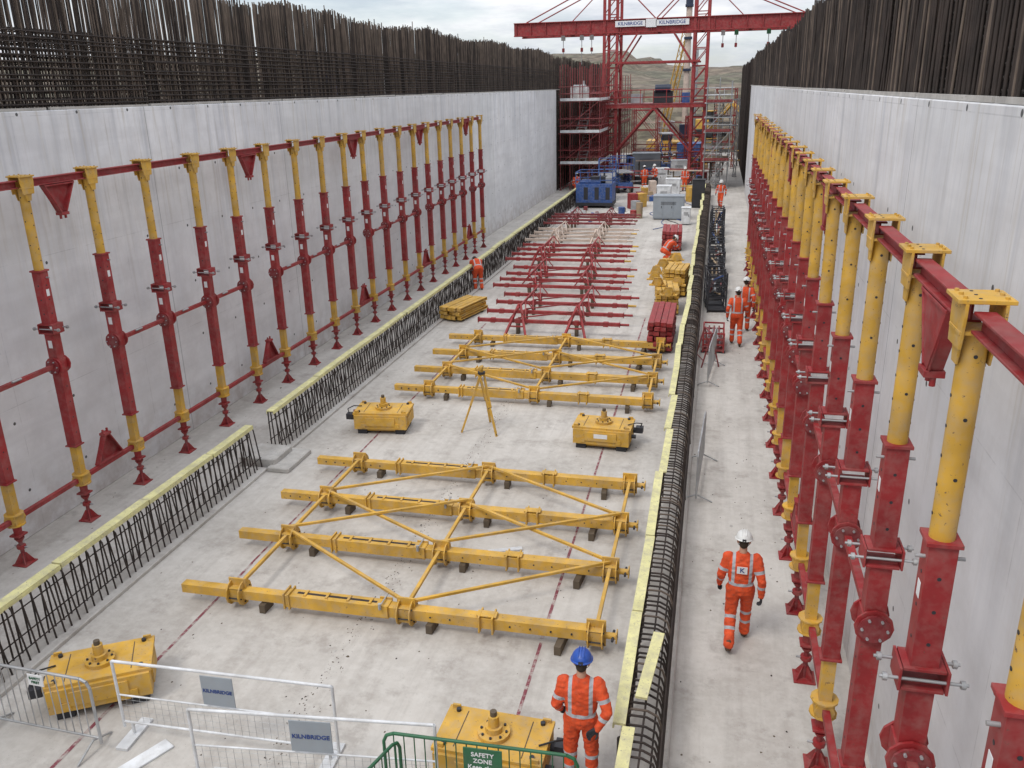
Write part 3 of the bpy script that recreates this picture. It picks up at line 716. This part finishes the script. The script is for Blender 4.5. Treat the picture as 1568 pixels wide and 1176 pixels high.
b.cyl((0,-2,.5),(0,-2,15),.30,CREAM,n=12); b.cyl((0,-2,15),(0,-2,26),.36,NAVY,n=12); b.cyl((.9,-2.2,1),(.9,-2.2,11),.22,GREY,n=10); b.beam((0,1,2),(0,-2,12),.3,.3,YEL); b.box((0,-2.2,3),(1,1.0,1.4),NAVY)
for z in range(3,24,3): b.box((0,-2.2,z),(.8,.5,.25),NAVY)
b.obj('piling_rig',None,.02,(-3.4,96,0))
b=MB(); lattice(b,(0,0,1.5),(2.6,-3,13),.6,YEL,12,.08,.04); b.box((0,0,1.2),(2.8,4,1.2),YEL); b.box((.8,-1,2.1),(1.1,1.4,1.1),BLACK)
for s in(-1,1): b.box((s*1.3,0,.4),(.6,4.6,.8),BLACK)
b.obj('crawler_crane',None,0,(-6.2,100,0))
b=MB()
for i in range(6):
    x=-52+i*4.3; y=118+i*2.0; b.box((x,y,8.6),(3.8,2.6,2.6),random.choice([SIGNG,BLUE,WHITE])); b.box((x,y,9.95),(4.0,2.8,.12),GREY); b.box((x-.8,y-1.31,8.7),(.9,.04,.8),BLACK); b.box((x+1,y-1.31,8.2),(.8,.04,1.8),BLACK)
b.obj('site_cabins')
b=MB()
for s in(-1,1): b.box((s*1.1,0,.45),(.6,3.6,.8),BLACK)
b.box((0,.3,1.5),(2.5,2.8,1.1),YEL); b.box((-.7,-.7,2.4),(1.0,1.4,1.2),BLACK); b.box((-.7,-.7,3.05),(1.1,1.5,.1),YEL)
b.beam((.4,-.9,1.8),(.5,-3.0,4.0),.35,.5,YEL); b.beam((.5,-3.0,4.0),(.6,-5.2,2.4),.3,.4,YEL); b.prism([(0,0),(.9,.1),(.8,-.8),(.1,-.7)],(.6,-5.4,2.3),(0,-1,0),(0,0,1),.9,BLACK)
b.obj('excavator',None,.02,(-1.2,112,hgt(-1.2,112)-.1),.9)
# ------------------------------------------------------------------ people
def capsule(vs,fs,p0,p1,r0,r1,n=12,m=4,sq=1.0,xa=None):
    p0=Vector(p0);p1=Vector(p1);d=p1-p0;L=d.length
    if L<1e-6: d=Vector((0,0,1))
    d.normalize(); u=Vector((1,0,0)) if xa is None else Vector(xa)
    if abs(d.dot(u))>.95: u=Vector((0,1,0))
    y=d.cross(u).normalized(); x=y.cross(d).normalized()
    rings=[]
    for i in range(1,m+1): a=math.pi/2*i/m; rings.append((p0-d*r0*math.cos(a),r0*math.sin(a)))
    for i in range(m,0,-1): a=math.pi/2*i/m; rings.append((p1+d*r1*math.cos(a),r1*math.sin(a)))
    o=len(vs); vs.append(p0-d*r0)
    for c,r in rings:
        for k in range(n): a=2*math.pi*k/n; vs.append(c+(x*math.cos(a)+y*math.sin(a)*sq)*r)
    vs.append(p1+d*r1); R=len(rings)
    for k in range(n): fs.append((o,o+1+(k+1)%n,o+1+k))
    for i in range(R-1):
        for k in range(n): a=o+1+i*n; fs.append((a+k,a+(k+1)%n,a+n+(k+1)%n,a+n+k))
    e=o+1+R*n
    for k in range(n): fs.append((e,e-n+k,e-n+(k+1)%n))
def torso(vs,fs,rings,n=20):
    o=len(vs)
    for c,a,b_,x,y in rings:
        for k in range(n):
            t=2*math.pi*k/n; ct,st=math.cos(t),math.sin(t); e=.82
            vs.append(Vector(c)+x*a*math.copysign(abs(ct)**e,ct)+y*b_*math.copysign(abs(st)**e,st))
    R=len(rings)
    for i in range(R-1):
        for k in range(n): a=o+i*n; fs.append((a+k,a+(k+1)%n,a+n+(k+1)%n,a+n+k))
    fs.append(tuple(o+k for k in range(n))[::-1]); fs.append(tuple(o+(R-1)*n+k for k in range(n)))
def remesh(vs,fs,vox,sm,name,mat,fold=0):
    me=bpy.data.meshes.new(name); me.from_pydata([tuple(v) for v in vs],[],fs); me.update()
    ob=bpy.data.objects.new('tmp',me); COL.objects.link(ob)
    r=ob.modifiers.new('r','REMESH'); r.mode='VOXEL'; r.voxel_size=vox
    s=ob.modifiers.new('s','SMOOTH'); s.iterations=sm; s.factor=.6
    dg=bpy.context.evaluated_depsgraph_get(); m2=bpy.data.meshes.new_from_object(ob.evaluated_get(dg)); bpy.data.objects.remove(ob)
    m2.name=name; m2.materials.clear(); m2.materials.append(mat)
    if fold:
        ns=[v.normal.copy() for v in m2.vertices]
        for v,nn in zip(m2.vertices,ns):
            f=noise.noise(Vector((v.co.x*14,v.co.y*14,v.co.z*24)))*.8+noise.noise(v.co*32)*.35
            v.co+=nn*f*fold
    for p in m2.polygons: p.use_smooth=True
    m2.update(); return m2
BASE=dict(pelvis=(0,0,.95),chest=(0,.0,1.28),neck=(0,-.01,1.48),head=(0,.03,1.66),
 shL=(-.19,0,1.42),elL=(-.27,-.04,1.14),wrL=(-.27,.07,.90),shR=(.19,0,1.42),elR=(.27,-.04,1.14),wrR=(.27,.07,.90),
 hipL=(-.095,0,.92),knL=(-.11,.03,.50),anL=(-.12,0,.10),hipR=(.095,0,.92),knR=(.11,.03,.50),anR=(.12,0,.10),toeL=(-.14,.17,.04),toeR=(.14,.17,.04))
def person(loc,rz,hel,pose={},vox=.016,scale=1.,logo=False,name='construction_worker'):
    P={k:Vector(v) for k,v in {**BASE,**pose}.items()}
    e=empty(name,loc,rz); e.scale=(scale,)*3
    X=(P['shR']-P['shL']).normalized(); Xh=(P['hipR']-P['hipL']).normalized()
    vs=[];fs=[]
    def ring(c,d,x,a,b_):
        x=(x-d*x.dot(d)).normalized(); return (c,a,b_,x,d.cross(x).normalized())
    pe,ch,ne=P['pelvis'],P['chest'],P['neck']; d1=(ch-pe).normalized(); d2=(ne-ch).normalized(); dm=(d1+d2).normalized()
    torso(vs,fs,[ring(pe-d1*.09,d1,Xh,.15,.11),ring(pe,d1,Xh,.178,.132),ring(pe.lerp(ch,.35),d1,Xh,.172,.125),ring(pe.lerp(ch,.7),dm,X,.185,.128),ring(ch,dm,X,.205,.135),ring(ch.lerp(ne,.45),d2,X,.205,.125),ring(ch.lerp(ne,.75),d2,X,.165,.10),ring(ne-d2*.0,d2,X,.095,.08),ring(ne+d2*.03,d2,X,.07,.07)])
    bones=[]
    for s in 'LR':
        sh,el,wr=P['sh'+s],P['el'+s],P['wr'+s]; hp,kn,an=P['hip'+s],P['kn'+s],P['an'+s]
        capsule(vs,fs,sh,el,.078,.06); capsule(vs,fs,el,wr,.062,.045); capsule(vs,fs,hp,kn,.108,.082); capsule(vs,fs,kn,an+Vector((0,0,.03)),.082,.07)
        capsule(vs,fs,kn.lerp(an,.75),an+Vector((0,0,.02)),.072,.078)
        bones+=[('a',sh,el,[.19]),('f',el,wr,[.10]),('t',hp,kn,[9]),('c',kn,an,[.06,.22])]
    me=remesh(vs,fs,vox,5,'hivis_suit',SUIT,.013 if vox<.02 else .004)
    at=me.attributes.new('band','FLOAT','POINT'); vals=[]
    Lp=(ch-pe).length
    for v in me.vertices:
        p=v.co; best=1e9; val=1.
        for typ,a,c,bs in bones:
            ab=c-a; t=max(0,min(1,(p-a).dot(ab)/ab.length_squared)); dd=(p-(a+ab*t)).length-(.08 if typ in'tc' else .06)
            if dd<best: best=dd; L=ab.length; s=(p-a).dot(ab)/L; val=min(abs(s-q) for q in bs)-.023
        ab=ch-pe; t=(p-pe).dot(ab)/ab.length_squared; tt=max(0,min(1.5,t)); dd=(p-(pe+ab*tt)).length-.165
        if (dd<best and t>-.1) :
            s=(p-pe).dot(ab)/Lp
            xx=abs((p-pe).dot(X)); val=min(abs(s-.10)-.023, max(abs(xx-.115)-.021,.12-s))
        vals.append(val)
    at.data.foreach_set('value',vals)
    place(me,'hivis_suit',parent=e)
    hd=P['head']; up=(hd-ne); up.normalize(); fw=X.cross(up)*-1
    if 'look' in P: fw=P['look']
    fw=(fw-up*fw.dot(up)).normalized()
    if fw.y<0 and 'look' not in P: fw=-fw
    rt=fw.cross(up).normalized()
    vs=[];fs=[]
    capsule(vs,fs,ne-up*.03,hd-up*.05,.055,.052); capsule(vs,fs,hd+up*.02-fw*.02,hd+up*.03+fw*.02,.078,.078,xa=rt)
    capsule(vs,fs,hd-up*.02+fw*.02,hd-up*.075+fw*.045,.062,.04); capsule(vs,fs,hd-up*.0+fw*.085,hd-up*.035+fw*.105,.010,.016)
    capsule(vs,fs,hd+up*.02+fw*.075-rt*.04,hd+up*.02+fw*.075+rt*.04,.014,.014); capsule(vs,fs,hd-up*.062+fw*.078-rt*.018,hd-up*.062+fw*.078+rt*.018,.009,.009)
    for s in(-1,1): capsule(vs,fs,hd+rt*s*.078-up*.03,hd+rt*s*.084+up*.02-fw*.01,.012,.018)
    hm=remesh(vs,fs,.007 if vox<.02 else .014,3,'head',SKIN); place(hm,'head',parent=e)
    b=MB()
    for s in(-1,1):
        c=hd+rt*s*.031+fw*.083; vs=[];fs=[]; capsule(vs,fs,c,c+fw*.002,.010,.010,8,3); b.add(vs,fs,HELW,True); vs=[];fs=[]; capsule(vs,fs,c+fw*.007,c+fw*.008,.0055,.0055,8,3); b.add(vs,fs,BLACK,True)
    b.beam(hd-up*.062+fw*.088-rt*.02,hd-up*.062+fw*.088+rt*.02,.004,.003,BOOT)
    vs=[];fs=[]; capsule(vs,fs,hd-fw*.032+up*.03,hd-fw*.035-up*.035,.077,.062,14,4); b.add(vs,fs,HAIR,True)
    b.obj('face_and_hair',e)
    b=MB(); n=20; vs=[];fs=[]; c=hd+up*.045; m=7
    for i in range(m):
        a=math.pi/2*i/m
        for k in range(n):
            t=2*math.pi*k/n; vs.append(c+(rt*math.cos(t)*.112+fw*math.sin(t)*.135)*math.cos(a)+up*.115*math.sin(a))
    vs.append(c+up*.115)
    for i in range(m-1):
        for k in range(n): fs.append((i*n+k,i*n+(k+1)%n,(i+1)*n+(k+1)%n,(i+1)*n+k))
    for k in range(n): fs.append(((m-1)*n+k,(m-1)*n+(k+1)%n,m*n))
    b.add(vs,fs,hel,True)
    vs=[];fs=[]
    for k in range(n):
        t=2*math.pi*k/n; ex=.012+(.045*max(0,math.sin(t))**2)
        for r,dz in ((0,.0),(ex,-.008),(ex,-.016),(0,-.012)):
            vs.append(c+rt*math.cos(t)*(.112+r)+fw*math.sin(t)*(.135+r)+up*dz)
    for k in range(n):
        for q in range(4): a=k*4+q; b_=k*4+(q+1)%4; c2=((k+1)%n)*4+(q+1)%4; d_=((k+1)%n)*4+q; fs.append((a,d_,c2,b_))
    b.add(vs,fs,hel,False)
    for s in(-.03,0,.03): b.tube([c+rt*s-fw*.115+up*.06,c+rt*s-fw*.06+up*.108,c+rt*s+up*.119,c+rt*s+fw*.06+up*.108,c+rt*s+fw*.115+up*.06],.006,hel,6)
    b.box(c-fw*.138-up*.0,(.05,.015,.03),BLACK,Matrix((rt,fw,up)).transposed())
    for s in (-1,1):
        b.tube([c+rt*s*.105,hd+rt*s*.07-up*.06+fw*.03,hd-up*.125+fw*.05],.004,BLACK,5)
    b.obj('helmet',e)
    vs=[];fs=[]
    for s in 'LR':
        an,to=P['an'+s],P['toe'+s]
        base=an+Vector((0,0,-.045))
        capsule(vs,fs,an+Vector((0,0,.05)),base,.058,.052); capsule(vs,fs,base,to,.05,.042,sq=1); 
    bm=remesh(vs,fs,.01 if vox<.02 else .018,3,'boots',BOOT)
    place(bm,'boots',parent=e)
    vs=[];fs=[]
    for s in 'LR':
        wr,el=P['wr'+s],P['el'+s]; d=(wr-el).normalized(); sg=-1 if s=='L' else 1
        if 'hd'+s in P: d=P['hd'+s].normalized()
        tm=Vector((0,1,0)) if abs(d.y)<.8 else Vector((0,0,1)); tm=(tm-d*tm.dot(d)).normalized()
        pn=d.cross(tm).normalized(); 
        if pn.x*sg>0: pn=-pn
        if 'pn'+s in P: pn=P['pn'+s].normalized(); tm=pn.cross(d).normalized()*(1 if pn.cross(d).y>0 else -1)
        w0=wr+d*.02
        capsule(vs,fs,wr-d*.02,w0,.034,.032)
        for q in(-.026,-.009,.009,.026): capsule(vs,fs,w0+tm*q*.7,w0+d*.075+tm*q,.019,.015)
        for q,L in((-.034,.055),(-.012,.072),(.011,.078),(.033,.070)):
            a=w0+d*.08+tm*q; c1=a+(d*.9+pn*.35).normalized()*L*.45; c2=c1+(d*.55+pn*.85).normalized()*L*.33; c3=c2+(d*.1+pn*1.).normalized()*L*.25
            capsule(vs,fs,a,c1,.0105,.010); capsule(vs,fs,c1,c2,.010,.0092); capsule(vs,fs,c2,c3,.0092,.008)
        a=w0+d*.015+tm*.028+pn*.005; c1=a+(d*.6+tm*.75+pn*.3).normalized()*.045; c2=c1+(d*.9+tm*.25+pn*.4).normalized()*.032; capsule(vs,fs,a,c1,.015,.012); capsule(vs,fs,c1,c2,.012,.010)
    gm=remesh(vs,fs,.0048 if vox<.02 else .009,1,'gloved_hands',GLOVE); place(gm,'gloved_hands',parent=e)
    if logo:
        b=MB(); c=ch+Vector((0,-.148,.02)); b.box(c,(.14,.006,.11),SIGNW); b.obj('back_logo_patch',e,.002); text('K',.10,c+Vector((0,-.005,0)),(math.pi/2,0,0),TXTB,e,'logo_letter')
    return e
walk=dict(anL=(-.11,-.26,.16),knL=(-.11,.03,.50),toeL=(-.12,-.16,.03),hipL=(-.095,-.01,.93),hipR=(.095,.01,.93),knR=(.10,.17,.53),anR=(.10,.20,.11),toeR=(.11,.37,.05),
 elL=(-.27,-.02,1.15),wrL=(-.29,.11,.92),elR=(.27,-.12,1.15),wrR=(.28,-.08,.89))
person((.66,10.7,0),-.03,HELW,walk,logo=True,vox=.013)
stand=dict(elL=(-.27,-.05,1.15),wrL=(-.25,.12,.95),elR=(.30,-.12,1.16),wrR=(.20,-.17,.96),hdR=(-.7,-.1,-.6),pnR=(.2,-.9,.1),
 knL=(-.12,.03,.5),anL=(-.13,-.02,.1),toeL=(-.17,.14,.04),knR=(.12,.02,.5),anR=(.13,-.02,.1),toeR=(.17,.14,.04))
person((-1.13,7.68,0),.05,HELB,stand,vox=.013)
walk2=dict(anR=(.11,-.22,.15),knR=(.11,.03,.50),toeR=(.12,-.12,.03),knL=(-.10,.15,.53),anL=(-.10,.17,.11),toeL=(-.11,.34,.05),elL=(-.29,-.12,1.17),wrL=(-.29,-.06,.91),elR=(.29,.0,1.16),wrR=(.29,.14,.95))
person((.88,25.9,0),.05,HELW,walk2,.02); person((1.15,27.4,0),-.1,HELW,walk,.02)
person((.42,57.0,0),2.9,HELW,walk2,.03)
bend=dict(pelvis=(0,-.12,.88),chest=(0,.13,1.08),neck=(0,.31,1.15),head=(0,.46,1.13),shL=(-.19,.27,1.10),shR=(.19,.27,1.10),elL=(-.2,.38,.83),elR=(.2,.38,.83),wrL=(-.12,.46,.58),wrR=(.12,.46,.6),
 hipL=(-.095,-.12,.86),hipR=(.095,-.12,.86),knL=(-.12,.05,.5),knR=(.12,.02,.49),anL=(-.13,-.05,.1),anR=(.13,-.08,.1),toeL=(-.15,.12,.04),toeR=(.15,.09,.04),look=(0,.4,-1))
person((-9.0,32.2,0),.5,HELW,bend,.02)
crouch=dict(pelvis=(0,-.15,.42),chest=(0,.08,.68),neck=(0,.22,.80),head=(0,.34,.88),shL=(-.19,.18,.76),shR=(.19,.18,.76),elL=(-.24,.36,.58),elR=(.24,.36,.58),wrL=(-.12,.52,.45),wrR=(.12,.52,.45),
 hipL=(-.1,-.15,.4),hipR=(.1,-.15,.4),knL=(-.17,.27,.48),knR=(.15,.22,.14),anL=(-.15,.12,.1),anR=(.13,-.18,.14),toeL=(-.17,.29,.04),toeR=(.13,-.06,.04),look=(0,1,-.5))
person((-1.95,39.2,0),-1.0,HELW,crouch,.02,1.1)
for x,y,r in ((-5.3,67.5,.4),(-4.6,68.6,2.4),(-3.6,79,1.2),(-2.2,66.5,3.0),(-9.7,62,.4)): person((x,y,0),r,HELW,{},.03)
# ------------------------------------------------------------------ small floor items
b=MB(); b.box((0,0,.04),(.5,.25,.06),WOOD); b.box((.02,.02,.1),(.3,.2,.05),REDD); b.box((0,0,.008),(.55,.3,.012),DWOOD); b.obj('timber_offcuts',None,.005,(-8.3,18.3,0),.5)
b=MB(); b.box((0,0,.015),(.62,.2,.03),WHITE); b.obj('white_board',None,.005,(-6.35,7.0,0),1.1)
b=MB(); b.box((0,0,.02),(.6,.1,.03),WHITE); b.obj('white_board',None,.005,(-3.2,12.6,.0),.4)
b=MB()
for k in range(3):
    pts=[]; x0=-3.2+k*.6
    for i in range(60): pts.append((x0+.5*math.sin(i*.23+k)+.2*math.sin(i*.6),48+i*.33+k,.02))
    b.tube(pts,.02,random.choice([BLACK,BLUE,RED]),6)
b.obj('site_hoses')
# ------------------------------------------------------------------ camera
Yc=Vector((319,460,-1300)).normalized(); Zc=Vector((-84,3732,1300)).normalized(); Xc=Yc.cross(Zc).normalized(); Zc=Xc.cross(Yc)
R=Matrix((Xc,Yc,Zc))
cam=bpy.data.cameras.new('camera'); co=bpy.data.objects.new('camera',cam); COL.objects.link(co)
co.matrix_world=Matrix.Translation((0,0,7.6))@R.to_4x4()
cam.sensor_width=36; cam.lens=1300/1568*36; cam.clip_end=6000; cam.clip_start=.1; scene.camera=co
# ------------------------------------------------------------------ light: bright broken overcast, brighter overhead than at the horizon
el,az=math.radians(55),math.radians(215)
w=bpy.data.worlds.new('World'); scene.world=w; w.use_nodes=True; nt=w.node_tree
bg=nt.nodes['Background']; sky=N(nt,'ShaderNodeTexSky',sky_type='NISHITA'); sky.sun_disc=False; sky.sun_elevation=el; sky.sun_rotation=az
tc=N(nt,'ShaderNodeTexCoord'); mp=N(nt,'ShaderNodeMapping'); mp.inputs['Scale'].default_value=(1.5,1.5,7); nt.links.new(tc.outputs['Generated'],mp.inputs[0])
sp=N(nt,'ShaderNodeSeparateXYZ'); nt.links.new(tc.outputs['Generated'],sp.inputs[0])
n1=noisen(nt,mp.outputs[0],2.4,6,.6); n2=noisen(nt,mp.outputs[0],5,6,.6)
cl=mixc(nt,maprange(nt,n2,.38,.62),(4.3,4.6,5.15),(6.6,6.7,6.9))
zen=maprange(nt,sp.outputs[2],.08,.85,1.0,2.15)
vm=N(nt,'ShaderNodeVectorMath',operation='SCALE'); nt.links.new(cl,vm.inputs[0]); nt.links.new(zen,vm.inputs['Scale'])
c=mixc(nt,maprange(nt,n1,.42,.56,.6,1.),sky.outputs[0],vm.outputs[0])
nt.links.new(c,bg.inputs[0]); bg.inputs[1].default_value=.15
sun=bpy.data.lights.new('sun','SUN'); sun.energy=1.5; sun.angle=math.radians(18); sun.color=(1,.96,.9); so=bpy.data.objects.new('sun',sun); COL.objects.link(so)
d=Vector((math.sin(az)*math.cos(el),math.cos(az)*math.cos(el),math.sin(el))); so.rotation_euler=d.to_track_quat('Z','Y').to_euler()
scene.view_settings.view_transform='Standard'; scene.view_settings.look='None'; scene.view_settings.exposure=0
